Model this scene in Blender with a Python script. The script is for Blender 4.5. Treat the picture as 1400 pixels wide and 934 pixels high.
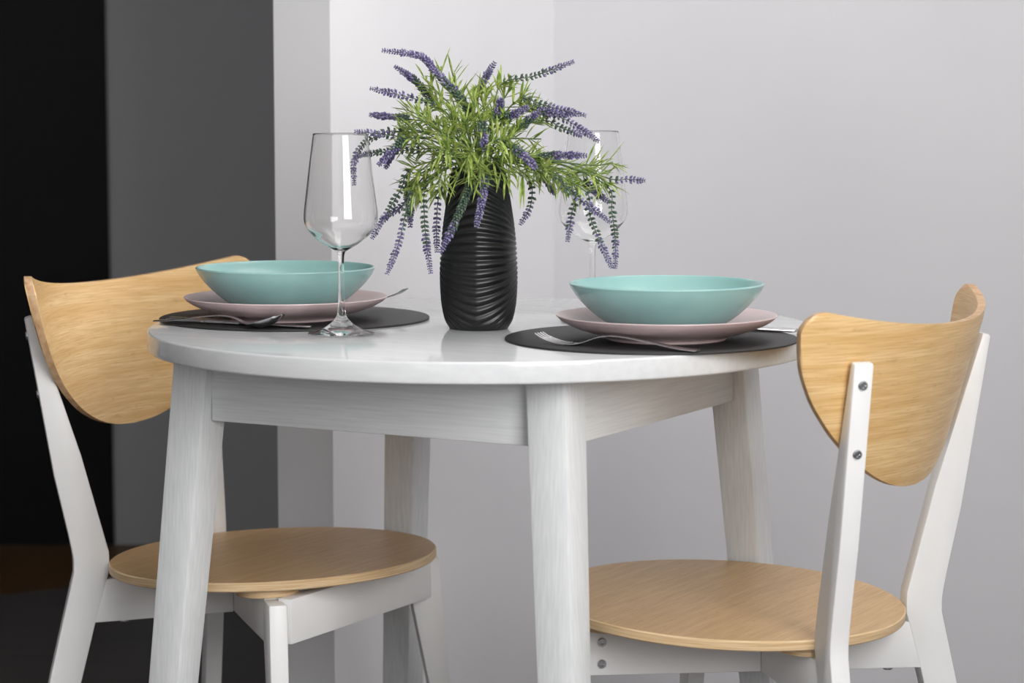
import bpy, bmesh, math, random
from mathutils import Vector, Matrix
random.seed(7)
for o in list(bpy.data.objects): bpy.data.objects.remove(o)
S = bpy.context.scene
C = S.collection
R = math.radians

# ------------------------------------------------------------------ camera
F_PX, PITCH, CAM_H = 3346.25, .1033, 1.0584        # focal length in pixels of a 1400 px wide frame
cd = bpy.data.cameras.new('camera'); cam = bpy.data.objects.new('camera', cd); C.objects.link(cam)
cam.location = (0, 0, CAM_H); cam.rotation_euler = (math.pi/2 - PITCH, 0, 0)
cd.sensor_fit = 'HORIZONTAL'; cd.sensor_width = 36; cd.lens = F_PX*36/1400
cd.clip_start = .05; cd.clip_end = 60
cd.dof.use_dof = True; cd.dof.focus_distance = 3.0; cd.dof.aperture_fstop = 5.6
S.camera = cam
# ------------------------------------------------------------------ world, lights, exposure
w = bpy.data.worlds.new('world'); S.world = w; w.use_nodes = True
w.node_tree.nodes['Background'].inputs[0].default_value = (.80, .88, 1, 1)
w.node_tree.nodes['Background'].inputs[1].default_value = .25
S.view_settings.view_transform = 'Standard'; S.view_settings.look = 'None'
S.view_settings.gamma = 1; S.view_settings.use_curve_mapping = False
S.view_settings.exposure = 0.0
# room axes: corner K behind the table, E1 along the back wall to the right, E2 out of it towards the viewer
K = Vector((.0724, 4.25, 0)); E1 = Vector((.8755, -.4833, 0)); E2 = Vector((-.4833, -.8755, 0))
def rm(a, b, z=0): return K + E1*a + E2*b + Vector((0, 0, z))
WIN = (2.1, 3.6, .85, 2.4); WALL_R = 2.45
def area(name, loc, d, sx, sy, power, col):
    l = bpy.data.lights.new(name, 'AREA'); l.shape = 'RECTANGLE'; l.size = sx; l.size_y = sy; l.energy = power; l.color = col
    o = bpy.data.objects.new(name, l); C.objects.link(o); o.location = loc
    o.rotation_euler = Vector(d).to_track_quat('-Z', 'Y').to_euler(); return o
area('window_daylight', rm(WALL_R+.10, (WIN[0]+WIN[1])/2, (WIN[2]+WIN[3])/2), -E1, WIN[1]-WIN[0], WIN[3]-WIN[2], 84, (1, .985, .97))
area('overhead_fill', rm(.80, .62, 2.58), (0, 0, -1), 1.4, .95, 16, (1, .97, .94))  # added soft fill from above, no real lamp there

def ray(px, py):
    X = (px-700)/F_PX; U = (467-py)/F_PX; c, s = math.cos(PITCH), math.sin(PITCH)
    return Vector((X, c+U*s, U*c-s))
def at_depth(px, py, y):
    r = ray(px, py); return Vector((0, 0, CAM_H)) + r*(y/r.y)

# ------------------------------------------------------------------ materials
MATS = {}
def mat(name, col, rough=.5, metal=0, spec=.5, coat=0):
    m = bpy.data.materials.new(name); m.use_nodes = True; b = m.node_tree.nodes['Principled BSDF']
    b.inputs['Base Color'].default_value = (*col, 1); b.inputs['Roughness'].default_value = rough
    b.inputs['Metallic'].default_value = metal; b.inputs['Specular IOR Level'].default_value = spec
    b.inputs['Coat Weight'].default_value = coat
    MATS[name] = m; return m
def nd(m, t): return m.node_tree.nodes.new(t)
def lk(m, a, b): m.node_tree.links.new(a, b)
def noisy(m, c1, c2, scale, nscale=4, detail=5, src='Object', lo=.35, hi=.65, bump=0, bdist=.001, rough=None):
    """colour between c1 and c2 by a stretched noise, with optional fine relief"""
    b = m.node_tree.nodes['Principled BSDF']
    tc = nd(m, 'ShaderNodeTexCoord'); mp = nd(m, 'ShaderNodeMapping'); mp.inputs['Scale'].default_value = scale
    lk(m, tc.outputs[src], mp.inputs[0]); n = nd(m, 'ShaderNodeTexNoise')
    n.inputs['Scale'].default_value = nscale; n.inputs['Detail'].default_value = detail; lk(m, mp.outputs[0], n.inputs['Vector'])
    r = nd(m, 'ShaderNodeValToRGB'); r.color_ramp.elements[0].position = lo; r.color_ramp.elements[1].position = hi
    r.color_ramp.elements[0].color = (*c1, 1); r.color_ramp.elements[1].color = (*c2, 1)
    lk(m, n.outputs['Fac'], r.inputs[0]); lk(m, r.outputs[0], b.inputs['Base Color'])
    if bump:
        bp = nd(m, 'ShaderNodeBump'); bp.inputs['Strength'].default_value = bump; bp.inputs['Distance'].default_value = bdist
        lk(m, n.outputs['Fac'], bp.inputs['Height']); lk(m, bp.outputs[0], b.inputs['Normal'])
    if rough:
        rr = nd(m, 'ShaderNodeMapRange'); rr.inputs[3].default_value, rr.inputs[4].default_value = rough
        lk(m, n.outputs['Fac'], rr.inputs[0]); lk(m, rr.outputs[0], b.inputs['Roughness'])
    return r
def bamboo(name, c1, c2, c3, rough):
    """veneer: long fine grain across u, with broad bands of strips in v; UV in metres"""
    m = mat(name, c1, rough); b = m.node_tree.nodes['Principled BSDF']
    tc = nd(m, 'ShaderNodeTexCoord')
    def layer(scale, ns, det):
        mp = nd(m, 'ShaderNodeMapping'); mp.inputs['Scale'].default_value = scale; lk(m, tc.outputs['UV'], mp.inputs[0])
        n = nd(m, 'ShaderNodeTexNoise'); n.inputs['Scale'].default_value = ns; n.inputs['Detail'].default_value = det
        lk(m, mp.outputs[0], n.inputs['Vector']); return n
    a = layer((1.2, 34, 1), 3, 3); g = layer((6, 260, 1), 3, 4); k = layer((22, 60, 1), 2.2, 2)
    r = nd(m, 'ShaderNodeValToRGB'); r.color_ramp.elements[0].position = .36; r.color_ramp.elements[1].position = .66
    r.color_ramp.elements[0].color = (*c1, 1); r.color_ramp.elements[1].color = (*c2, 1); lk(m, a.outputs['Fac'], r.inputs[0])
    r2 = nd(m, 'ShaderNodeValToRGB'); r2.color_ramp.elements[0].position = .44; r2.color_ramp.elements[1].position = .66
    r2.color_ramp.elements[0].color = (0, 0, 0, 1); r2.color_ramp.elements[1].color = (.75, .75, .75, 1); lk(m, g.outputs['Fac'], r2.inputs[0])
    mx = nd(m, 'ShaderNodeMixRGB'); lk(m, r2.outputs[0], mx.inputs[0]); lk(m, r.outputs[0], mx.inputs[1]); mx.inputs[2].default_value = (*c3, 1)
    r3 = nd(m, 'ShaderNodeValToRGB'); r3.color_ramp.elements[0].position = .63; r3.color_ramp.elements[1].position = .80
    r3.color_ramp.elements[0].color = (0, 0, 0, 1); r3.color_ramp.elements[1].color = (.5, .5, .5, 1); lk(m, k.outputs['Fac'], r3.inputs[0])
    m2 = nd(m, 'ShaderNodeMixRGB'); lk(m, r3.outputs[0], m2.inputs[0]); lk(m, mx.outputs[0], m2.inputs[1]); m2.inputs[2].default_value = (*[v*.72 for v in c3], 1)
    lk(m, m2.outputs[0], b.inputs['Base Color'])
    bp = nd(m, 'ShaderNodeBump'); bp.inputs['Strength'].default_value = .12; bp.inputs['Distance'].default_value = .0005
    lk(m, g.outputs['Fac'], bp.inputs['Height']); lk(m, bp.outputs[0], b.inputs['Normal'])
    return m
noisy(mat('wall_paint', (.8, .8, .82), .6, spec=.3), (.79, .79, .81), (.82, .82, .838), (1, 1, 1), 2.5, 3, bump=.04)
noisy(mat('wall_paint_shaded', (.7, .7, .72), .6, spec=.3), (.69, .69, .715), (.715, .715, .74), (1, 1, 1), 2.5, 3, bump=.04)  # wall paint darkened: weaker light on the back wall put into its colour
mat('hall_paint', (.44, .44, .445), .45)
mat('unlit_black', (.003, .003, .0035), .5, spec=.2)  # colour stands in for the darkness of the hall opening
noisy(mat('floor_dark', (.05, .045, .042), .5), (.075, .068, .066), (.115, .105, .10), (2, 14, 1), 3, 5, bump=.1, rough=(.4, .6))
noisy(mat('floor_brown', (.07, .035, .012), .4), (.09, .042, .012), (.14, .068, .022), (3, 20, 1), 3, 5, bump=.1)
mat('ceiling_paint', (.85, .85, .85), .8)
TW1, TW2 = (.66, .685, .70), (.80, .815, .82)
noisy(mat('whitewash_vertical', TW1, .42), TW1, TW2, (120, 120, 4), 3, 5, lo=.2, hi=.7, bump=.07, bdist=.0004)
noisy(mat('whitewash_lengthwise', TW1, .42), TW1, TW2, (4, 120, 120), 3, 5, lo=.2, hi=.7, bump=.07, bdist=.0004)
noisy(mat('whitewash_top', TW1, .16, spec=.6), (.66, .678, .69), (.73, .745, .755), (2.2, 40, 40), 3, 6, lo=.25, hi=.7, rough=(.08, .15))
noisy(mat('chair_white', (.8, .8, .79), .38), (.83, .83, .825), (.86, .86, .855), (4, 4, 4), 3, 2)
bamboo('bamboo_back', (.74, .47, .20), (.86, .62, .32), (.60, .345, .125), .36)
bamboo('bamboo_seat', (.56, .36, .175), (.65, .44, .225), (.44, .26, .11), .42)
noisy(mat('ply_edge', (.7, .5, .3), .5), (.58, .38, .19), (.76, .58, .36), (8, 8, 420), 2, 2)
noisy(mat('ply_edge_back', (.55, .36, .2), .5), (.48, .28, .14), (.62, .42, .24), (40, 40, 40), 2, 2)
mat('steel', (.62, .63, .65), .22, 1); mat('dark_steel', (.07, .075, .085), .3, 1)
noisy(mat('cutlery_steel', (.66, .66, .67), .2, 1), (.60, .60, .61), (.70, .70, .71), (30, 30, 30), 3, 2)
mat('slate_mat', (.018, .018, .019), .55); noisy(MATS['slate_mat'], (.014, .014, .015), (.024, .024, .025), (900, 900, 900), 1, 2, bump=.35, bdist=.0004)
mat('pink_stoneware', (.56, .42, .43), .3); noisy(MATS['pink_stoneware'], (.63, .49, .50), (.67, .525, .53), (12, 12, 12), 2, 3)
mat('teal_stoneware', (.26, .52, .50), .22, spec=.5); noisy(MATS['teal_stoneware'], (.285, .50, .485), (.315, .535, .515), (10, 10, 10), 2, 3)
mat('vase_black', (.009, .009, .010), .34, spec=.5)
g = bpy.data.materials.new('clear_glass'); g.use_nodes = True; MATS['clear_glass'] = g
gb = g.node_tree.nodes['Principled BSDF']; gb.inputs['Transmission Weight'].default_value = 1; gb.inputs['Roughness'].default_value = 0
gb.inputs['IOR'].default_value = 1.36; gb.inputs['Base Color'].default_value = (1, 1, 1, 1)
noisy(mat('leaf_green', (.2, .35, .06), .45), (.18, .295, .04), (.47, .555, .155), (70, 70, 70), 2, 2)
noisy(mat('stem_green', (.12, .2, .06), .5), (.08, .14, .05), (.16, .24, .07), (40, 40, 40), 2, 2)
fm = mat('floret', (.2, .15, .35), .6); at = nd(fm, 'ShaderNodeAttribute'); at.attribute_name = 'tint'
lk(fm, at.outputs['Color'], fm.node_tree.nodes['Principled BSDF'].inputs['Base Color'])
noisy(mat('window_white', (.8, .8, .8), .4), (.78, .78, .78), (.82, .82, .82), (3, 3, 3))

# ------------------------------------------------------------------ mesh helpers
def link(name, me, mats, parent=None, loc=None, rot=None, smooth=False):
    for m in (mats if isinstance(mats, (list, tuple)) else [mats]): me.materials.append(MATS[m])
    o = bpy.data.objects.new(name, me); C.objects.link(o)
    if parent: o.parent = parent
    if loc is not None: o.location = loc
    if rot is not None: o.rotation_euler = rot
    if smooth:
        for p in me.polygons: p.use_smooth = True
    return o
def sharp(me, ang=35):
    me.set_sharp_from_angle(angle=R(ang))
def from_bm(bm, name):
    bmesh.ops.recalc_face_normals(bm, faces=bm.faces); me = bpy.data.meshes.new(name); bm.to_mesh(me); bm.free(); return me
def prism(outline, n, t, bev=.0025, seg=2):
    """outline: list of 3D points in a plane with normal n; extruded +-t/2 along n, edges rounded"""
    bm = bmesh.new(); n = Vector(n)
    a = [bm.verts.new(Vector(p)-n*t/2) for p in outline]; b = [bm.verts.new(Vector(p)+n*t/2) for p in outline]
    bm.faces.new(a); bm.faces.new(b[::-1])
    for i in range(len(a)): j = (i+1) % len(a); bm.faces.new((a[j], a[i], b[i], b[j]))
    bmesh.ops.recalc_face_normals(bm, faces=bm.faces)
    if bev:
        ed = [e for e in bm.edges if len(e.link_faces) == 2 and e.calc_face_angle() > .5]
        bmesh.ops.bevel(bm, geom=ed, offset=bev, segments=seg, affect='EDGES', profile=.5)
    me = from_bm(bm, 'prism')
    for p in me.polygons: p.use_smooth = True
    sharp(me, 40); return me
def box(x0, x1, y0, y1, z0, z1, bev=0):
    return prism([(x0, y0, (z0+z1)/2), (x1, y0, (z0+z1)/2), (x1, y1, (z0+z1)/2), (x0, y1, (z0+z1)/2)], (0, 0, 1), z1-z0, bev)
def hull8(bot, top, bev=.003):
    """box from four bottom and four top corners"""
    bm = bmesh.new(); a = [bm.verts.new(p) for p in bot]; b = [bm.verts.new(p) for p in top]
    bm.faces.new(a[::-1]); bm.faces.new(b)
    for i in range(4): j = (i+1) % 4; bm.faces.new((a[i], a[j], b[j], b[i]))
    bmesh.ops.recalc_face_normals(bm, faces=bm.faces)
    if bev: bmesh.ops.bevel(bm, geom=list(bm.edges), offset=bev, segments=2, affect='EDGES', profile=.5)
    me = from_bm(bm, 'hull')
    for p in me.polygons: p.use_smooth = True
    sharp(me, 40); return me
def lathe(prof, n=64, close=True):
    """prof: list of (r, z); ends with r == 0 become poles"""
    v, f, rings = [], [], []
    for r, z in prof:
        if r < 1e-7: rings.append([len(v)]); v.append((0, 0, z))
        else:
            rings.append(list(range(len(v), len(v)+n)))
            v += [(r*math.cos(2*math.pi*i/n), r*math.sin(2*math.pi*i/n), z) for i in range(n)]
    for a, b in zip(rings, rings[1:]):
        for i in range(n):
            j = (i+1) % n
            if len(a) == 1: f.append((a[0], b[j], b[i]))
            elif len(b) == 1: f.append((a[i], a[j], b[0]))
            else: f.append((a[i], a[j], b[j], b[i]))
    me = bpy.data.meshes.new('lathe'); me.from_pydata(v, [], f); me.update()
    for p in me.polygons: p.use_smooth = True
    return me
def spline(pts, k=8):
    """Catmull-Rom through points of any dimension"""
    P = [Vector(p) for p in pts]; P = [P[0]*2-P[1]] + P + [P[-1]*2-P[-2]]; out = []
    for i in range(1, len(P)-2):
        for j in range(k):
            t = j/k; a, b, c, d = P[i-1], P[i], P[i+1], P[i+2]
            out.append(.5*((2*b)+(c-a)*t+(2*a-5*b+4*c-d)*t*t+(3*b-a-3*c+d)*t**3))
    out.append(P[-2]); return out
def lerp_tab(tab, x):
    for (a, b), (c, d) in zip(tab, tab[1:]):
        if x <= c: return b+(d-b)*(x-a)/(c-a)
    return tab[-1][1]
def empty(name, loc, rz=0):
    o = bpy.data.objects.new(name, None); C.objects.link(o); o.empty_display_size = .05
    o.location = loc; o.rotation_euler = (0, 0, rz); return o
def tag(o, label=None, cat=None, group=None, kind=None):
    for k, v in (('label', label), ('category', cat), ('group', group), ('kind', kind)):
        if v: o[k] = v
    return o

# ------------------------------------------------------------------ the room
def slab(name, pts, z0, z1, m):
    P = [(p.x, p.y, (z0+z1)/2) for p in pts]
    return tag(link(name, prism(P, (0, 0, 1), z1-z0, 0), m), kind='structure')
CEIL = 2.62
def quad(a0, a1, b0, b1): return [rm(a0, b0), rm(a1, b0), rm(a1, b1), rm(a0, b1)]
HALL_Y = 5.62
# one floor: the dark floor of the dining room, then the brown boards of the hall beyond a threshold
th0, th1 = Vector((-3.2, 3.45, 0)), Vector((.6, 6.2, 0))
thl = [Vector((-4.2, 4.0, 0)), Vector((-1.06, 5.06, 0)), Vector((-.20, 5.62, 0)), Vector((1.0, 5.75, 0))]
slab('floor', [Vector((4.6, 5.75, 0)), Vector((4.6, -3.2, 0)), Vector((-4.2, -3.2, 0))] + thl, -.05, 0, 'floor_dark')
slab('floor_hall', thl + [Vector((1.0, 6.4, 0)), Vector((-4.2, 6.4, 0))], -.05, -.001, 'floor_brown')
slab('ceiling', [Vector((4.6, 6.4, 0)), Vector((4.6, -3.2, 0)), Vector((-4.2, -3.2, 0)), Vector((-4.2, 6.4, 0))], CEIL, CEIL+.1, 'ceiling_paint')
slab('wall_back', quad(-.10, WALL_R, 0, -.12), 0, CEIL, 'wall_paint_shaded')
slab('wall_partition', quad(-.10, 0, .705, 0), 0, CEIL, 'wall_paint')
slab('wall_rear', quad(-2.4, WALL_R, 4.4, 4.52), 0, CEIL, 'wall_paint')
# right-hand wall with the window opening
bm = bmesh.new()
def addbox(bm, a0, a1, b0, b1, z0, z1):
    v = [bm.verts.new(rm(a, b, z)) for z in (z0, z1) for a, b in ((a0, b0), (a1, b0), (a1, b1), (a0, b1))]
    for q in ((3, 2, 1, 0), (4, 5, 6, 7), (0, 1, 5, 4), (1, 2, 6, 5), (2, 3, 7, 6), (3, 0, 4, 7)): bm.faces.new([v[i] for i in q])
for b0, b1, z0, z1 in ((-.12, WIN[0], 0, CEIL), (WIN[1], 4.52, 0, CEIL), (WIN[0], WIN[1], 0, WIN[2]), (WIN[0], WIN[1], WIN[3], CEIL)):
    addbox(bm, WALL_R, WALL_R+.18, b0, b1, z0, z1)
tag(link('wall_right', from_bm(bm, 'wall'), 'wall_paint'), kind='structure')
wf = bmesh.new()
for b0, b1, z0, z1 in ((WIN[0], WIN[0]+.05, WIN[2], WIN[3]), (WIN[1]-.05, WIN[1], WIN[2], WIN[3]), (WIN[0], WIN[1], WIN[2], WIN[2]+.05), (WIN[0], WIN[1], WIN[3]-.05, WIN[3])):
    addbox(wf, WALL_R+.01, WALL_R+.06, b0, b1, z0, z1)
tag(link('window_1', from_bm(wf, 'frame'), 'window_white'), kind='structure')
# the hall seen past the partition: charcoal wall and a near-black sheet standing in for the unlit opening beside it
slab('wall_hall', [Vector((-.925, HALL_Y, 0)), Vector((1.0, HALL_Y, 0)), Vector((1.0, HALL_Y+.12, 0)), Vector((-.925, HALL_Y+.12, 0))], 0, CEIL, 'hall_paint')
slab('wall_hall_left', [Vector((-4.3, -3.2, 0)), Vector((-4.2, -3.2, 0)), Vector((-4.2, 6.4, 0)), Vector((-4.3, 6.4, 0))], 0, CEIL, 'hall_paint')
slab('dark_opening', [Vector((-2.6, HALL_Y-.01, 0)), Vector((-.925, HALL_Y-.01, 0)), Vector((-.925, HALL_Y+.03, 0)), Vector((-2.6, HALL_Y+.03, 0))], .002, CEIL-.001, 'unlit_black')  # flat dark sheet painting the unlit opening, not a door leaf

# ------------------------------------------------------------------ round table
ZT = 0.7622; TC = Vector((-.0385, 3.0542, 0)); TR = .4150; TYAW = R(61.1-90)
table = tag(empty('round_table', TC, TYAW), 'round whitewashed wooden dining table with four splayed square legs', 'table')
def disc_profile(r, z0, z1, b, n=4):
    p = [(0, z0), (r-b, z0)] + [(r-b+b*math.sin(i*math.pi/2/n), z0+b-b*math.cos(i*math.pi/2/n)) for i in range(1, n+1)]
    p += [(r-b+b*math.cos(i*math.pi/2/n), z1-b+b*math.sin(i*math.pi/2/n)) for i in range(0, n+1)] + [(0, z1)]
    return p
tt = lathe(disc_profile(TR, ZT-.025, ZT, .003), 128); sharp(tt, 50)
link('tabletop', tt, 'whitewash_top', table)
ZU = ZT-.025
BASE = (-.007, -.0035, 0)        # the underframe sits a little off the centre of the top
# local axes: x along the apron to the right (E1), y away from the viewer; legs at (+-, +-)
A0 = .2680                     # outer leg corner at the top
SPL = .048                    # outward splay from top to floor
for sx in (-1, 1):
    for sy in (-1, 1):
        def sq(z, o, wd):
            x1, y1 = sx*o, sy*o; x0, y0 = sx*(o-wd), sy*(o-wd)
            q = [(x0, y0, z), (x1, y0, z), (x1, y1, z), (x0, y1, z)]
            return q if sx*sy > 0 else q[::-1]
        me = hull8(sq(0, A0+SPL+.0, .040), sq(ZU, A0, .051))
        link('leg', me, 'whitewash_vertical', table, BASE)
AI = A0-.012; AL = A0-.047; AZ = 0.6573
for k in range(4):
    me = box(-AL, AL, -AI, -AI+.02, AZ, ZU, .0015)
    link('apron', me, 'whitewash_lengthwise', table, BASE, (0, 0, k*math.pi/2))

# ------------------------------------------------------------------ chairs
PHI = R(43.7); LEG_T = .0235; TILT = .041
REAR_OUT = [(0.2768, 0.7616), (0.2431, 0.5535), (0.2224, 0.4557), (0.2204, 0.4248), (0.2513, 0.294), (0.3143, 0)]
REAR_IN = [(0.2843, 0), (0.2095, 0.2899), (0.1914, 0.362), (0.1731, 0.4269), (0.1738, 0.4505), (0.2078, 0.5803), (0.2401, 0.6823), (0.2661, 0.7647)]
FRONT = [(0.2705, 0.4181), (0.2767, 0.329), (0.2865, 0.2363), (0.3133, 0), (0.2886, 0), (0.2551, 0.2456), (0.2299, 0.3702), (0.2299, 0.4181)]
XC = Vector((-.055, 0, 0))       # crossing of the two diagonal rails, behind the seat centre
BS, BR = .268, .3626
ZB = [(0, .603), (.04, .606), (.08, .616), (.12, .633), (.155, .654), (.186, .676), (.212, .700), (.232, .722), (.252, .752), (.262, .776), (.268, .798)]
def zt_of(s):
    z = .795+.41*s*s; rc = .029; s = abs(s)
    if s > BS-rc: z -= rc*(1-math.sqrt(max(0, 1-((s-BS+rc)/rc)**2)))
    return z
ZBS = spline([Vector((a, b, 0)) for a, b in ZB], 6); ZBT = [(p.x, p.y) for p in ZBS]
def back_point(s, z, off):
    """s along the curved board, z height, off inwards from the outer face"""
    xm = .270+.29*(z-.70); th = s/BR; rr = BR-off
    return Vector((-xm+BR-rr*math.cos(th), rr*math.sin(th), z))
def make_back():
    N, M = 64, 14; T = .012; bm = bmesh.new(); uv = bm.loops.layers.uv.new('UVMap'); co = {}
    grid = {}
    for side in (0, 1):
        for i in range(N+1):
            u = -1+2*i/N; s = BS*math.sin(u*math.pi/2)*.9985
            zt, zb = zt_of(s), min(lerp_tab(ZBT, abs(s)), zt_of(s)-.001)
            for j in range(M+1):
                z = zb+(zt-zb)*j/M; e = .0015 if j in (0, M) or i in (0, N) else 0
                v = bm.verts.new(back_point(s, z, T*side+(e if side == 0 else -e))); grid[side, i, j] = v; co[v] = (s, z)
    def face(vs, mi):
        f = bm.faces.new(vs); f.material_index = mi; f.smooth = True
        for l in f.loops: l[uv].uv = co[l.vert]
        return f
    for i in range(N):
        for j in range(M):
            face([grid[0, i, j], grid[0, i+1, j], grid[0, i+1, j+1], grid[0, i, j+1]], 0)
            face([grid[1, i, j], grid[1, i, j+1], grid[1, i+1, j+1], grid[1, i+1, j]], 0)
        for j in (0, M): face([grid[0, i, j], grid[1, i, j], grid[1, i+1, j], grid[0, i+1, j]], 1)
    for i in (0, N):
        for j in range(M): face([grid[0, i, j], grid[0, i, j+1], grid[1, i, j+1], grid[1, i, j]], 1)
    me = from_bm(bm, 'backrest'); sharp(me, 50); return me
def make_seat():
    r, t, n = .216, .012, 96; bm = bmesh.new(); uv = bm.loops.layers.uv.new('UVMap')
    rings = []
    for rr, z in ((r*.5, 0), (r-.0015, 0), (r, -.0015), (r, -t+.0015), (r-.0015, -t), (r*.5, -t)):
        rings.append([bm.verts.new((rr*math.cos(2*math.pi*i/n), rr*math.sin(2*math.pi*i/n), z)) for i in range(n)])
    bm.faces.new(rings[0]); bm.faces.new(rings[-1][::-1])
    for k in range(5):
        for i in range(n):
            j = (i+1) % n; f = bm.faces.new((rings[k][i], rings[k+1][i], rings[k+1][j], rings[k][j])); f.smooth = True
            f.material_index = 1 if k in (1, 2, 3) else 0
    for f in bm.faces:
        for l in f.loops: l[uv].uv = (l.vert.co.y, l.vert.co.x)
    me = from_bm(bm, 'seat'); sharp(me, 40); return me
CM = {}
def chair_meshes():
    CM['back'] = make_back(); CM['seat'] = make_seat()
    def rad(ang, off=0):
        d = Vector((math.cos(ang), math.sin(ang), 0)); return d, Vector((-d.y, d.x, 0))
    for s in (-1, 1):
        d, n = rad(math.pi-s*PHI)
        o = [Vector((a, b, 0)) for a, b in REAR_OUT]; o = [o[0]]+spline(o[1:4], 4)+o[4:]
        p = o+[Vector((a, b, 0)) for a, b in REAR_IN]
        CM['rear', s] = prism([XC+d*q.x+Vector((0, 0, q.y)) for q in p], n, LEG_T, .003)
        d, n = rad(s*PHI)
        CM['front', s] = prism([XC+d*a+Vector((0, 0, b+TILT*.13*(b > 0))) for a, b in FRONT], n, LEG_T, .003)
        # diagonal rail from this rear leg to the opposite front leg
        d, n = rad(math.pi-s*PHI)
        def zz(r, z): q = XC+d*r; return q+Vector((0, 0, z+TILT*q.x))
        RB, RT = .3645, .4215
        ends = [(.198, RB), (-.232, RB), (-.232, RT), (.180, RT)]
        if s == 1: ends_list = [ends]
        else: ends_list = [[(.198, RB), (.0105, RB), (.0105, RT), (.180, RT)], [(-.0105, RB), (-.232, RB), (-.232, RT), (-.0105, RT)]]
        CM['rail', s] = [prism([zz(*e) for e in el], n, .021, .0015) for el in ends_list]
    y = .250*math.sin(PHI)-.008; x = XC.x+.262*math.cos(PHI)
    CM['frail'] = prism([(x, -y, RB+TILT*x), (x, y, RB+TILT*x), (x, y, RT+TILT*x), (x, -y, RT+TILT*x)], (1, 0, 0), .020, .0015)
    CM['disc'] = lathe(disc_profile(.040, 0, .0105, .001, 2), 40); sharp(CM['disc'], 40)
    CM['bolt'] = lathe([(0, .0005), (.0020, .0005), (.0026, .0022), (.0045, .0022), (.0055, .0012), (.0058, 0), (.0058, -.002), (0, -.002)], 24); sharp(CM['bolt'], 40)
    CM['foot'] = lathe(disc_profile(.006, -.004, 0, .001, 2), 20)
    CM['bush'] = lathe([(.0058, -.0015), (.0082, -.0015), (.0082, .0004), (.0058, .0004)], 24)
chair_meshes()
def align(o, nrm):
    o.rotation_euler = Vector(nrm).to_track_quat('Z', 'Y').to_euler()
def make_chair(loc, yaw, label):
    t = tag(empty('dining_chair', loc, R(yaw)), label, 'chair', 'two matching dining chairs at the round table')
    seat = link('seat', CM['seat'] if not CM['seat'].materials else CM['seat'], [] if CM['seat'].materials else ['bamboo_seat', 'ply_edge'], t, (0, 0, .4443), (0, -math.atan(TILT), 0))
    link('backrest', CM['back'], [] if CM['back'].materials else ['bamboo_back', 'ply_edge_back'], t)
    def lk2(n, k, m, par=t, loc=None):
        me = CM[k] if not isinstance(k, bpy.types.Mesh) else k
        return link(n, me, [] if me.materials else [m], par, loc)
    for s in (-1, 1):
        d = Vector((math.cos(math.pi-s*PHI), math.sin(math.pi-s*PHI), 0)); leg = lk2('rear_leg', ('rear', s), 'chair_white')
        sl = Vector((REAR_OUT[1][0]-REAR_OUT[0][0], REAR_OUT[1][1]-REAR_OUT[0][1])); 
        nr = (d*(-sl.y)+Vector((0, 0, sl.x))).normalized()
        for z in (.738, .661):
            r = lerp_tab([(b_, a_) for a_, b_ in REAR_OUT[1::-1]], z)
            b = lk2('bolt', 'bolt', 'steel', leg, XC+d*r+Vector((0, 0, z))); align(b, nr)
        lk2('front_leg', ('front', s), 'chair_white')
        for me in CM['rail', s]: rail = lk2('seat_rail', me, 'chair_white')
        df = Vector((math.cos(s*PHI), math.sin(s*PHI), 0)); n = Vector((-df.y, df.x, 0))
        if s == 1:
            for z in (.4045, .3785):
                q = XC+df*.208; b = lk2('bolt', 'bolt', 'dark_steel', rail, q+n*.0108+Vector((0, 0, z+TILT*q.x))); align(b, n)
        for dd, r in ((df, .200), (d, .126)):
            q = XC+dd*r; o = lk2('spacer_disc', 'disc', 'ply_edge', t, q+Vector((0, 0, .4216+TILT*q.x))); o.rotation_euler = (0, -math.atan(TILT), 0)
        q = XC+d*.155; lk2('rail_glide', 'foot', 'steel', rail, q+Vector((0, 0, .365+TILT*q.x)))
    lk2('front_rail', 'frail', 'chair_white')
    return t
make_chair((-.3165, 3.200, 0), -30, 'white chair with curved bamboo back, its concave side facing the viewer, beside black doorway')
make_chair((.2590, 2.9170, 0), 149.2, 'white chair seen from behind with bolts through the leg into its bamboo back')

# ------------------------------------------------------------------ placemats, plates, bowls
LP, RP = Vector((-0.2892, 3.1204, 0)), Vector((0.1814, 2.8633, 0))
ML, MR = Vector((-.2800, 3.1430, 0)), Vector((.1650, 2.8800, 0))
mm = lathe(disc_profile(.1735, 0, .0025, .001, 2), 96); sharp(mm, 50)
wh = 'beside the wine glass in front'
a = tag(link('placemat', mm, 'slate_mat', None, ML+Vector((0, 0, ZT+.0002))), 'round black placemat under the spoon, knife and raised fork', 'placemat', 'black round placemats')
b = tag(link('placemat', mm, [], None, MR+Vector((0, 0, ZT+.0002))), 'round black placemat under the front fork, next to the chair with bolts', 'placemat', 'black round placemats')
plate = [(0, 0.0033075), (0.0567, 0.0033075), (0.06237, 0), (0.06993, 0), (0.072765, 0.00378), (0.09261, 0.0089775), (0.11151, 0.015593), (0.1238, 0.022207), (0.12918, 0.026932), (0.12994, 0.028066), (0.1288, 0.028822), (0.12285, 0.025988), (0.10962, 0.019373), (0.09072, 0.012757), (0.070875, 0.008505), (0.04725, 0.0070875), (0, 0.0070875)]
bowl = [(0, 0.002835), (0.042525, 0.002835), (0.046305, 0), (0.05103, 0), (0.05481, 0.002835), (0.070875, 0.01134), (0.08694, 0.023152), (0.10111, 0.036855), (0.10962, 0.047723), (0.11397, 0.055755), (0.11453, 0.057172), (0.11283, 0.058401), (0.11075, 0.056983), (0.1049, 0.047723), (0.09639, 0.038273), (0.082215, 0.025988), (0.06615, 0.01512), (0.04725, 0.0080325), (0, 0.006615)]
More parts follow.
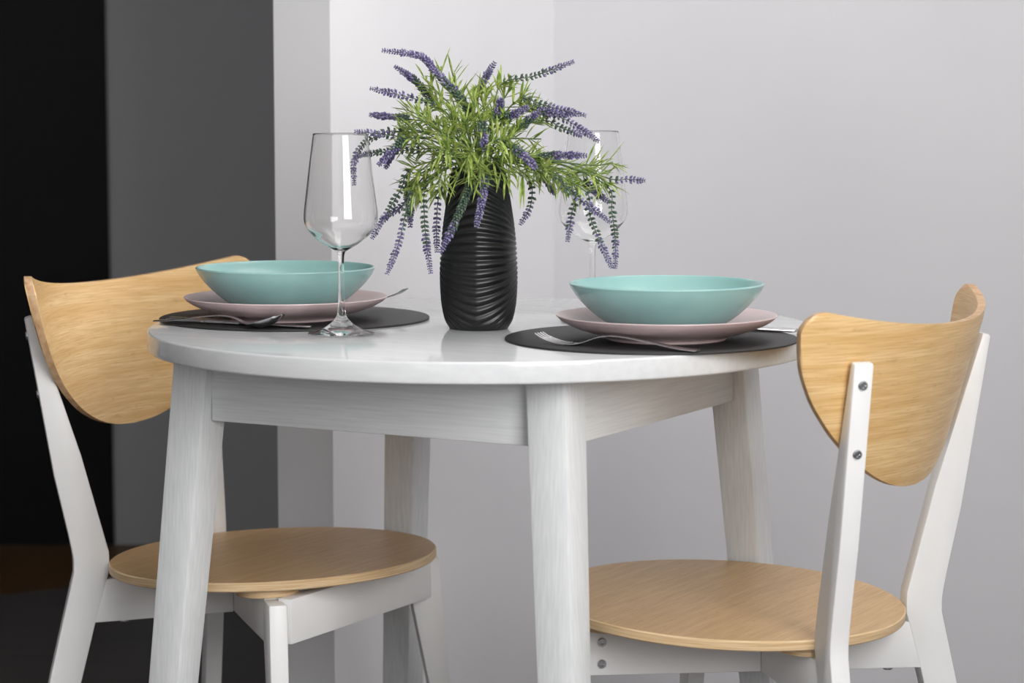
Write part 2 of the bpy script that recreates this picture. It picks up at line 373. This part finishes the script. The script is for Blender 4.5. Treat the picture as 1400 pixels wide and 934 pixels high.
def smooth_prof(p, k=4):
    q = spline([Vector((a, b, 0)) for a, b in p], k); return [(max(0, v.x), v.y) for v in q]
pm, bwm = lathe(smooth_prof(plate), 96), lathe(smooth_prof(bowl), 96)
for k, (P, dn) in enumerate(((LP, 'behind the wine glass, set with spoon and knife'), (RP, 'by the chair with bolts'))):
    tag(link('dinner_plate', pm, [] if k else 'pink_stoneware', None, P+Vector((0, 0, ZT+.0028))), 'dusty pink dinner plate ' + dn, 'plate', 'pink dinner plates')
    tag(link('pasta_bowl', bwm, [] if k else 'teal_stoneware', None, P+Vector((0, 0, ZT+.0028+.0080))), 'teal shallow bowl on the pink plate ' + dn, 'bowl', 'teal bowls')

# ------------------------------------------------------------------ wine glasses: bowl, stem and foot meet edge to edge
def make_glass(loc, label):
    t = tag(empty('wine_glass', loc), label, 'glass', 'wine glasses')
    foot = [(0, 0.000189), (0.03213, 0), (0.039218, 0.000378), (0.040163, 0.001134), (0.039218, 0.002079), (0.02835, 0.004725), (0.0189, 0.009261), (0.011813, 0.014647), (0.0070875, 0.020317), (0.004914, 0.025988)]
    stem = [(0.004914, 0.025988), (0.004158, 0.03402), (0.0036855, 0.051975), (0.0034965, 0.0756), (0.0038745, 0.09261), (0.005292, 0.099697)]
    W = .0007
    outer = [(0.005292, 0.099697), (0.012285, 0.10395), (0.02268, 0.11009), (0.033075, 0.1186), (0.040635, 0.12757), (0.044037, 0.13608), (0.044415, 0.14269), (0.043659, 0.15309), (0.041013, 0.17482), (0.037611, 0.20317), (0.034209, 0.22869), (0.032602, 0.24116)]
    inner = [(r-W if r > .019 else max(0, r-W*1.2), z+(.0012 if r < .038 else 0)) for r, z in outer[1:]]
    inner[-1] = (.0326-W*.8, .24126)
    pr = smooth_prof(outer, 5)+[(.0321, .2417)]+smooth_prof(inner, 5)[::-1]+[(.0055, .1035), (0, .1028)]
    first = 'gm' not in CM
    if first: CM['gm'] = [lathe(smooth_prof(foot, 4), 64), lathe(smooth_prof(stem, 4), 64), lathe(pr, 64)]
    for n, me in zip(('foot', 'stem', 'glass_bowl'), CM['gm']): link(n, me, 'clear_glass' if first else [], t)
    return t
make_glass((-.2057, 2.9405, ZT+.0003), 'clear empty wine glass standing in front of a teal bowl')
make_glass((0.1021, 3.1043, ZT+.0003), 'clear empty wine glass standing behind the lavender sprigs and a teal bowl')

# ------------------------------------------------------------------ cutlery: strips swept along a centre line, y across
def strip(stations, t=.0016):
    """stations: (x, z, half width, dish) ; dish lowers the centre of the section"""
    st = spline([Vector(s) for s in [(a, b, c) for a, b, c, _ in stations]], 5)
    ds = spline([Vector((d, 0, 0)) for *_, d in stations], 5); n = 6; v = []; f = []
    for q, d in zip(st, ds):
        for side in (0, 1):
            for i in range(n+1):
                y = (-1+2*i/n); wv = max(q.z, .0003); v.append((q.x, y*wv, q.y-d.x*(1-y*y)+(t if side else 0)*(1-.6*y**4)))
    m = 2*(n+1)
    for k in range(len(st)-1):
        a, b = k*m, (k+1)*m
        for i in range(n):
            f.append((a+i, a+i+1, b+i+1, b+i)); f.append((a+n+1+i, b+n+1+i, b+n+2+i, a+n+2+i))
        f.append((a, b, b+n+1, a+n+1)); f.append((a+n, a+2*n+1, b+2*n+1, b+n))
    for a in (0, (len(st)-1)*m):
        for i in range(n): f.append((a+i, a+n+1+i, a+n+2+i, a+i+1))
    bm = bmesh.new(); vs = [bm.verts.new(p) for p in v]
    for q in f: bm.faces.new([vs[i] for i in q])
    me = from_bm(bm, 'strip')
    for p in me.polygons: p.use_smooth = True
    sharp(me, 50); return me
HANDLE = [(-.098, .0015, .0070, 0), (-.094, .0016, .0088, 0), (-.07, .0035, .0078, 0), (-.035, .0085, .0052, 0), (0, .0125, .0036, 0), (.022, .0115, .0034, 0), (.038, .0065, .0040, 0)]
def tine_head():
    bm_me = []
    base = [(.038, .0065, .0040, 0), (.046, .0035, .0080, .0006), (.056, .0014, .0112, .0012), (.066, .0012, .0115, .0010)]
    return strip(base), [strip([(.064, .0012, .0015, 0), (.078, .0024, .0014, 0), (.094, .0065, .0011, 0), (.104, .0115, .0007, 0)], .0015)]
def place(o, p, direction, lift=0):
    o.location = p+Vector((0, 0, ZT+.0026+lift)); o.rotation_euler = (0, 0, math.atan2(direction.y, direction.x))
def make_fork(p, d, label, lift=0, pitch=0):
    t = tag(empty('fork', (0, 0, 0)), label, 'fork', 'forks')
    h, tn = tine_head()
    link('handle', strip(HANDLE), 'cutlery_steel', t); hd = link('fork_head', h, 'cutlery_steel', t)
    for y in (-.0094, -.0032, .0032, .0094): link('tine', tn[0], [] if tn[0].materials else 'cutlery_steel', hd, (0, y, 0))
    place(t, p, d, lift); t.rotation_euler.y = pitch; return t
def make_spoon(p, d, label):
    t = tag(empty('spoon', (0, 0, 0)), label, 'spoon')
    link('handle', strip(HANDLE), 'cutlery_steel', t)
    link('spoon_bowl', strip([(.038, .0065, .0040, 0), (.044, .0055, .0090, .002), (.054, .0060, .0165, .0048), (.068, .0088, .0200, .0072), (.082, .0128, .0180, .0060), (.092, .0165, .0110, .0025), (.0965, .0185, .0025, 0)]), 'cutlery_steel', t)
    place(t, p, d); return t
def make_knife(p, d, label):
    t = tag(empty('knife', (0, 0, 0)), label, 'knife', 'knives')
    link('handle', strip([(-.105, .001, .0060, 0), (-.100, .001, .0085, 0), (-.06, .0015, .0080, 0), (-.01, .0018, .0062, 0), (.008, .0018, .0066, 0)], .0042), 'cutlery_steel', t)
    link('blade', strip([(.006, .0030, .0066, 0), (.02, .0030, .0090, 0), (.07, .0030, .0098, 0), (.10, .0030, .0070, 0), (.113, .0030, .0015, 0)], .0012), 'cutlery_steel', t)
    place(t, p, d); return t
LF = Vector((math.cos(R(-28)), math.sin(R(-28)), 0)); RF = Vector((math.cos(R(151)), math.sin(R(151)), 0))
make_spoon(Vector((-.363, 3.018, 0)), Vector((.865, -.50, 0)), 'steel spoon lying across the black placemat edge before a pink plate')
make_knife(Vector((-.343, 3.0335, 0)), Vector((.865, -.50, 0)), 'steel knife half under the pink plate behind the spoon')
make_fork(Vector((-.238, 3.245, 0)), Vector((.95, -.30, 0)), 'steel fork leaning up at the far side of the pink plate near the vase', .009, -.085)
make_fork(Vector((.122, 2.762, 0)), Vector((-.875, .485, 0)), 'steel fork lying in front of the pink plate with tines towards the vase')
make_knife(Vector((.262*.945, 3.150*.945, 0)), Vector((-.90, .42, 0)), 'steel knife handle showing past the pink plate beside the bamboo chair back')

# ------------------------------------------------------------------ vase
VC = Vector((-0.0411, 3.0145, ZT+.0003)); VH = .197
VP = spline([Vector(p) for p in ((0.0373, 0.0000, 0), (0.0425, 0.0113, 0), (0.0468, 0.0331, 0), (0.0484, 0.0643, 0), (0.0475, 0.0945, 0), (0.0449, 0.1229, 0), (0.0402, 0.1559, 0), (0.0364, 0.1795, 0), (0.0340, VH, 0))], 8)
VT = [(p.y, p.x) for p in VP]
def vase_mesh():
    n, m = 160, 180; v, f = [], []; face_dir = math.atan2(-VC.y, -VC.x)-R(4)
    for j in range(m+1):
        z = VH*j/m; r0 = lerp_tab(VT, z)
        for i in range(n):
            a = 2*math.pi*i/n; p = (a-face_dir+math.pi) % (2*math.pi)-math.pi
            q = abs(p) if abs(p) < math.pi/2 else math.pi-abs(p)             # 0 on the two creases, pi/2 on the sides
            k = q/(math.pi/2); sp = .0114*(1-.50*k**1.4); ph = (z-.093)/sp
            amp = .0016*min(1, (z)/.012)*min(1, (VH-z)/.012)*(1-.35*k)
            s = .5+.5*math.cos(2*math.pi*ph); r = r0+amp*(2*(s**.7)-1)+.0034*math.exp(-q/.36)*min(1, z/.02)-.0012
            v.append((r*math.cos(a), r*math.sin(a), z))
    for j in range(m):
        for i in range(n): k = (i+1) % n; f.append((j*n+i, j*n+k, (j+1)*n+k, (j+1)*n+i))
    def ring(r, z):
        s = len(v); v.extend([(r*math.cos(2*math.pi*i/n), r*math.sin(2*math.pi*i/n), z) for i in range(n)]); return s
    def join(a, b):
        for i in range(n): k = (i+1) % n; f.append((a+i, a+k, b+k, b+i))
    t0 = m*n; t1 = ring(.0325, VH+.0015); t2 = ring(.0308, VH); t3 = ring(.032, VH-.03); t4 = ring(.038, .05); t5 = ring(.030, .006); join(t0, t1); join(t1, t2); join(t2, t3); join(t3, t4); join(t4, t5)
    c = len(v); v.append((0, 0, .006)); f.extend([(t5+i, t5+(i+1) % n, c) for i in range(n)])
    c = len(v); v.append((0, 0, 0)); f.extend([((i+1) % n, i, c) for i in range(n)])
    me = bpy.data.meshes.new('vase'); me.from_pydata(v, [], f); me.update()
    for p in me.polygons: p.use_smooth = True
    return me
tag(link('vase', vase_mesh(), 'vase_black', None, VC), 'matt black tall vase with swept horizontal ribs holding lavender', 'vase')

# ------------------------------------------------------------------ lavender: one plant, each stem a part with its flower spike and leaves
plant = tag(empty('lavender_plant', VC+Vector((0, 0, .02))), 'bushy artificial lavender with drooping purple spikes in the black vase', 'plant')
PLW = Matrix.Translation(-plant.location)
def tube(pts, r0, r1, n=5):
    v, f = [], []; N = len(pts)
    for k, p in enumerate(pts):
        d = (pts[min(k+1, N-1)]-pts[max(k-1, 0)]).normalized(); a = d.orthogonal().normalized(); b = d.cross(a); r = r0+(r1-r0)*k/(N-1)
        if k: # keep frame steady
            a = (pa-d*pa.dot(d)).normalized(); b = d.cross(a)
        pa = a
        for i in range(n): t = 2*math.pi*i/n; v.append(p+(a*math.cos(t)+b*math.sin(t))*r)
    for k in range(N-1):
        for i in range(n): j = (i+1) % n; f.append((k*n+i, k*n+j, (k+1)*n+j, (k+1)*n+i))
    f.append(tuple(range(n-1, -1, -1))); f.append(tuple(range((N-1)*n, N*n)))
    return v, f
def mesh_of(v, f, name):
    me = bpy.data.meshes.new(name); me.from_pydata([tuple(p-plant.location) for p in v], [], f); me.update(); return me
class Leaves:
    def __init__(s): s.v = []; s.f = []
    def add(s, base, d, up, L, wd):
        d = d.normalized(); side = d.cross(up)
        if side.length < 1e-3: side = d.orthogonal()
        side.normalize(); nrm = side.cross(d); droop = random.uniform(-.25, .35); k0 = len(s.v)
        for t, wf in ((0, .35), (.3, .9), (.65, 1), (1, .05)):
            c = base+d*L*t-Vector((0, 0, 1))*droop*L*t*t; hw = wd*wf/2
            s.v += [c-side*hw+nrm*hw*.45, c-nrm*hw*.25, c+side*hw+nrm*hw*.45]
        for j in range(3):
            a = k0+j*3; s.f += [(a, a+1, a+4, a+3), (a+1, a+2, a+5, a+4)]
PURPLE = [(.165, .14, .30), (.24, .21, .39), (.12, .10, .23), (.31, .28, .44)]
TEAL = [(.07, .125, .085), (.10, .165, .115), (.085, .115, .10), (.13, .19, .12)]
def spike_mesh(pts, green, dense):
    """whorls of small florets along a polyline (base to tip); green = share of the length in green calyces"""
    d = [0]
    for a, b in zip(pts, pts[1:]): d.append(d[-1]+(b-a).length)
    L = d[-1]
    def at(x):
        x = max(0, min(L, x))
        for i in range(len(d)-1):
            if x <= d[i+1]:
                t = (x-d[i])/max(1e-9, d[i+1]-d[i]); return pts[i].lerp(pts[i+1], t), (pts[i+1]-pts[i]).normalized()
        return pts[-1], (pts[-1]-pts[-2]).normalized()
    v, f, col = [], [], []
    x = .001; k = 0
    while x < L:
        t = x/L; c, ax = at(x); a = ax.orthogonal().normalized(); b = ax.cross(a)
        size = (.0060 if t < .6 else .0060*(1-((t-.6)/.4)**1.6*.55))*random.uniform(.85, 1.15)*(1.0 if dense else .95)
        nf = 6 if dense else 5
        for i in range(nf):
            th = 2*math.pi*i/nf+k*.6+random.uniform(-.25, .25)
            rad = a*math.cos(th)+b*math.sin(th); out = (rad*.80+ax*.62).normalized(); w1 = out.cross(ax).normalized(); w2 = out.cross(w1)
            p0 = c+rad*.0006; ln = size*random.uniform(.9, 1.2); wd = size*.30; k0 = len(v)
            v += [p0, p0+out*ln*.6+w1*wd, p0+out*ln*.6+w2*wd, p0+out*ln*.6-w1*wd, p0+out*ln*.6-w2*wd, p0+out*ln]
            for q in range(4): f += [(k0, k0+1+(q+1) % 4, k0+1+q), (k0+5, k0+1+q, k0+1+(q+1) % 4)]
            g = random.random() < max(0, min(1, (green-t)/.25+.5))
            cc = random.choice(TEAL if g else PURPLE); s = random.uniform(.85, 1.15); col += [(cc[0]*s, cc[1]*s, cc[2]*s, 1)]*6
        x += (.0032 if dense else .0074*(1-.66*t)); k += 1
    # the thin axis through the whorls
    ax_pts = [at(L*i/10)[0] for i in range(11)]; tv, tf = tube(ax_pts, .0009, .0006, 4); k0 = len(v); v += tv; f += [tuple(i+k0 for i in q) for q in tf]
    col += [(.09, .12, .09, 1)]*len(tv)
    me = mesh_of(v, f, 'spike'); at_ = me.color_attributes.new('tint', 'FLOAT_COLOR', 'POINT')
    for i, c in enumerate(col): at_.data[i].color = c
    return me
MOUTH = VC+Vector((0, 0, VH-.004))
def stem(path, depths, green=None, dense=False, leaves=10, spike=True, leaf_len=.027, leaf_lo=.45, leaf_hi=1.0):
    """path: pixels from the base of the spike to its tip (or along a leafy shoot); depths: distance offset from the vase at base and tip"""
    n = len(path); P = [at_depth(px, py, VC.y+depths[0]+(depths[1]-depths[0])*i/max(1, n-1)) for i, (px, py) in enumerate(path)]
    hd = (P[0]-MOUTH); hd.z = 0; r = min(.026, hd.length*.35)
    m0 = MOUTH+(hd.normalized() if hd.length > 1e-4 else Vector((1, 0, 0)))*r*random.uniform(.5, 1)
    root = Vector((VC.x, VC.y, VC.z+.06))+(m0-MOUTH)*.35
    rise = max(.028, .55*(P[0]-m0).length*.6 + max(0, P[0].z-m0.z)*.3)
    first = (P[1]-P[0]).normalized() if n > 1 else Vector((0, 0, 1))
    mid = m0.lerp(P[0], .45)+Vector((0, 0, rise*.45))
    pts = spline([root, m0, mid]+P, 6); n_sp = 6*(len(P)-1)
    sp_pts = pts[-(n_sp+1):] if n > 1 else []
    st_pts = pts if not spike else pts[:len(pts)-n_sp]
    v, f = tube(st_pts, .0014, .0009); so = link('stem', mesh_of(v, f, 'stem'), 'stem_green', plant, smooth=True)
    if spike:
        link('flower_spike', spike_mesh(sp_pts, .55 if green is None else green, dense), 'floret', so)
    lv = Leaves(); seg = st_pts[12:] if spike else st_pts[9:]
    seg = [p for p in seg]
    for q in range(leaves):
        t = leaf_lo+(leaf_hi-leaf_lo)*random.random(); i = min(len(seg)-2, int(t*(len(seg)-1))); c = seg[i].lerp(seg[i+1], random.random())
        ax = (seg[i+1]-seg[i]).normalized(); th = random.uniform(0, 2*math.pi); a = ax.orthogonal().normalized(); b = ax.cross(a)
        rad = a*math.cos(th)+b*math.sin(th); d = rad*random.uniform(.5, 1)+ax*random.uniform(.35, 1)+Vector((0, 0, .12))
        lv.add(c, d, Vector((0, 0, 1)), leaf_len*random.uniform(.65, 1.2), random.uniform(.0026, .0041))
    if lv.v: link('leaf_cluster', mesh_of(lv.v, lv.f, 'leaves'), 'leaf_green', so)
SPIKES = [  # path base->tip, depth offsets, green share, dense
    ([(645, 159), (626, 129), (595, 98), (575, 77), (524, 69)], (-.02, .0), .35, True),
    ([(592, 140), (578, 122), (566, 109), (539, 90)], (.03, .05), .55, True),
    ([(594, 144), (570, 136), (547, 130), (506, 121)], (-.03, -.05), .30, False),
    ([(560, 163), (537, 160), (506, 157)], (.05, .08), .25, True),
    ([(556, 188), (518, 183), (485, 180)], (.0, .0), .30, False),
    ([(550, 180), (525, 181), (498, 198), (485, 221), (485, 253)], (.03, .05), .55, False),
    ([(575, 204), (540, 207), (510, 209), (484, 216)], (.03, .05), .75, False),
    ([(556, 190), (540, 203), (517, 226)], (-.06, -.08), .35, True),
    ([(548, 200), (535, 212), (527, 230)], (.05, .06), .25, True),
    ([(560, 232), (549, 257), (529, 291), (508, 327)], (-.02, -.03), .60, False),
    ([(566, 262), (554, 279), (520, 301)], (.05, .07), .30, False),
    ([(563, 262), (555, 290), (545, 333), (529, 375)], (-.07, -.09), .40, False),
    ([(560, 250), (560, 275), (561, 310)], (.02, .03), .65, True),
    ([(582, 256), (580, 291), (583, 333), (589, 374)], (-.05, -.06), .55, False),
    ([(602, 260), (597, 302), (597, 344)], (.0, .0), .10, False),
    ([(643, 250), (633, 279), (618, 313), (602, 345)], (-.085, -.10), .62, True),
    ([(664, 240), (658, 279), (651, 311)], (-.085, -.095), .15, True),
    ([(659, 168), (661, 185), (664, 212)], (-.11, -.125), .25, True),
    ([(654, 128), (664, 106), (676, 86)], (.03, .03), .20, True),
    ([(688, 113), (726, 105), (753, 96), (785, 84)], (.0, -.02), .62, False),
    ([(714, 135), (738, 142), (768, 150), (801, 158)], (-.03, -.05), .35, False),
    ([(722, 146), (752, 155), (793, 156)], (.0, .0), .15, True),
    ([(740, 154), (772, 163), (795, 177), (818, 193)], (.03, .04), .35, False),
    ([(745, 165), (768, 175), (796, 186)], (.02, .03), .70, False),
    ([(676, 162), (681, 150), (686, 134)], (-.06, -.07), .15, True),
    ([(690, 160), (702, 157), (722, 146)], (-.06, -.08), .25, True),
    ([(712, 176), (724, 163), (738, 152)], (-.04, -.05), .55, True),
    ([(735, 213), (768, 212), (803, 213)], (-.04, -.05), .25, True),
    ([(832, 244), (857, 245), (882, 247)], (.02, .02), .25, False),
    ([(741, 236), (748, 248), (759, 266)], (.06, .07), .10, True),
    ([(724, 246), (726, 279), (711, 308)], (.03, .03), .50, False),
    ([(783, 262), (781, 294), (776, 329)], (-.02, -.03), .55, False),
    ([(757, 240), (776, 260), (807, 283), (834, 304)], (-.06, -.08), .40, False),
    ([(795, 248), (808, 258), (832, 276)], (.02, .03), .15, True),
    ([(801, 262), (805, 291), (818, 325), (837, 367)], (-.05, -.07), .55, False),
    ([(829, 253), (836, 287), (841, 325), (841, 368)], (.0, .0), .65, False),
    ([(702, 205), (716, 213), (734, 231)], (-.11, -.13), .25, True),
    ([(690, 195), (704, 203), (722, 214)], (-.085, -.10), .95, True),
]
for p, dp, g_, de in SPIKES: stem(p, dp, g_, de, leaves=16)
SHOOTS = [ # leafy shoots: path, depths, leaf count
    ([(602, 130), (580, 108)], (.0, .0), 14), ([(612, 120), (598, 92)], (.02, .03), 14), ([(628, 135), (618, 98)], (.03, .04), 14),
    ([(590, 165), (556, 150)], (-.02, -.03), 16), ([(585, 182), (545, 172)], (-.03, -.04), 16), ([(600, 180), (572, 160)], (-.07, -.09), 18),
    ([(615, 188), (598, 175)], (-.10, -.12), 22), ([(622, 175), (616, 150)], (-.08, -.10), 20), ([(640, 185), (636, 162)], (-.10, -.12), 22),
    ([(650, 165), (648, 135)], (-.03, -.04), 18), ([(662, 150), (668, 118)], (.0, .0), 16), ([(680, 150), (700, 118)], (.01, .01), 16),
    ([(690, 170), (722, 148)], (-.02, -.03), 16), ([(695, 190), (740, 190)], (-.02, -.02), 16), ([(690, 205), (725, 215)], (-.07, -.09), 18),
    ([(720, 218), (770, 232)], (-.03, -.04), 18), ([(735, 225), (790, 240)], (.0, .0), 18), ([(770, 222), (815, 226), (838, 222)], (.0, .0), 16),
    ([(790, 232), (822, 244), (830, 256)], (-.02, -.02), 16), ([(760, 238), (775, 262)], (-.04, -.05), 14), ([(600, 215), (572, 236)], (-.05, -.07), 18),
    ([(595, 225), (566, 258)], (.01, .0), 16), ([(612, 220), (598, 252)], (-.06, -.08), 18), ([(635, 222), (625, 246)], (-.09, -.11), 20),
    ([(655, 222), (655, 248)], (-.10, -.115), 20), ([(675, 218), (690, 242)], (-.08, -.09), 18), ([(690, 222), (716, 243)], (-.03, -.04), 16),
    ([(645, 205), (640, 215)], (-.12, -.13), 22), ([(620, 205), (600, 205)], (-.11, -.13), 22), ([(668, 195), (685, 190)], (-.11, -.13), 20),
    ([(605, 205), (565, 210)], (.05, .06), 16), ([(660, 180), (690, 170)], (.06, .08), 16), ([(630, 170), (610, 140)], (.07, .09), 16),
]
for p, dp, n in SHOOTS: stem(p, dp, leaves=n+6, spike=False, leaf_lo=.35, leaf_len=.029)
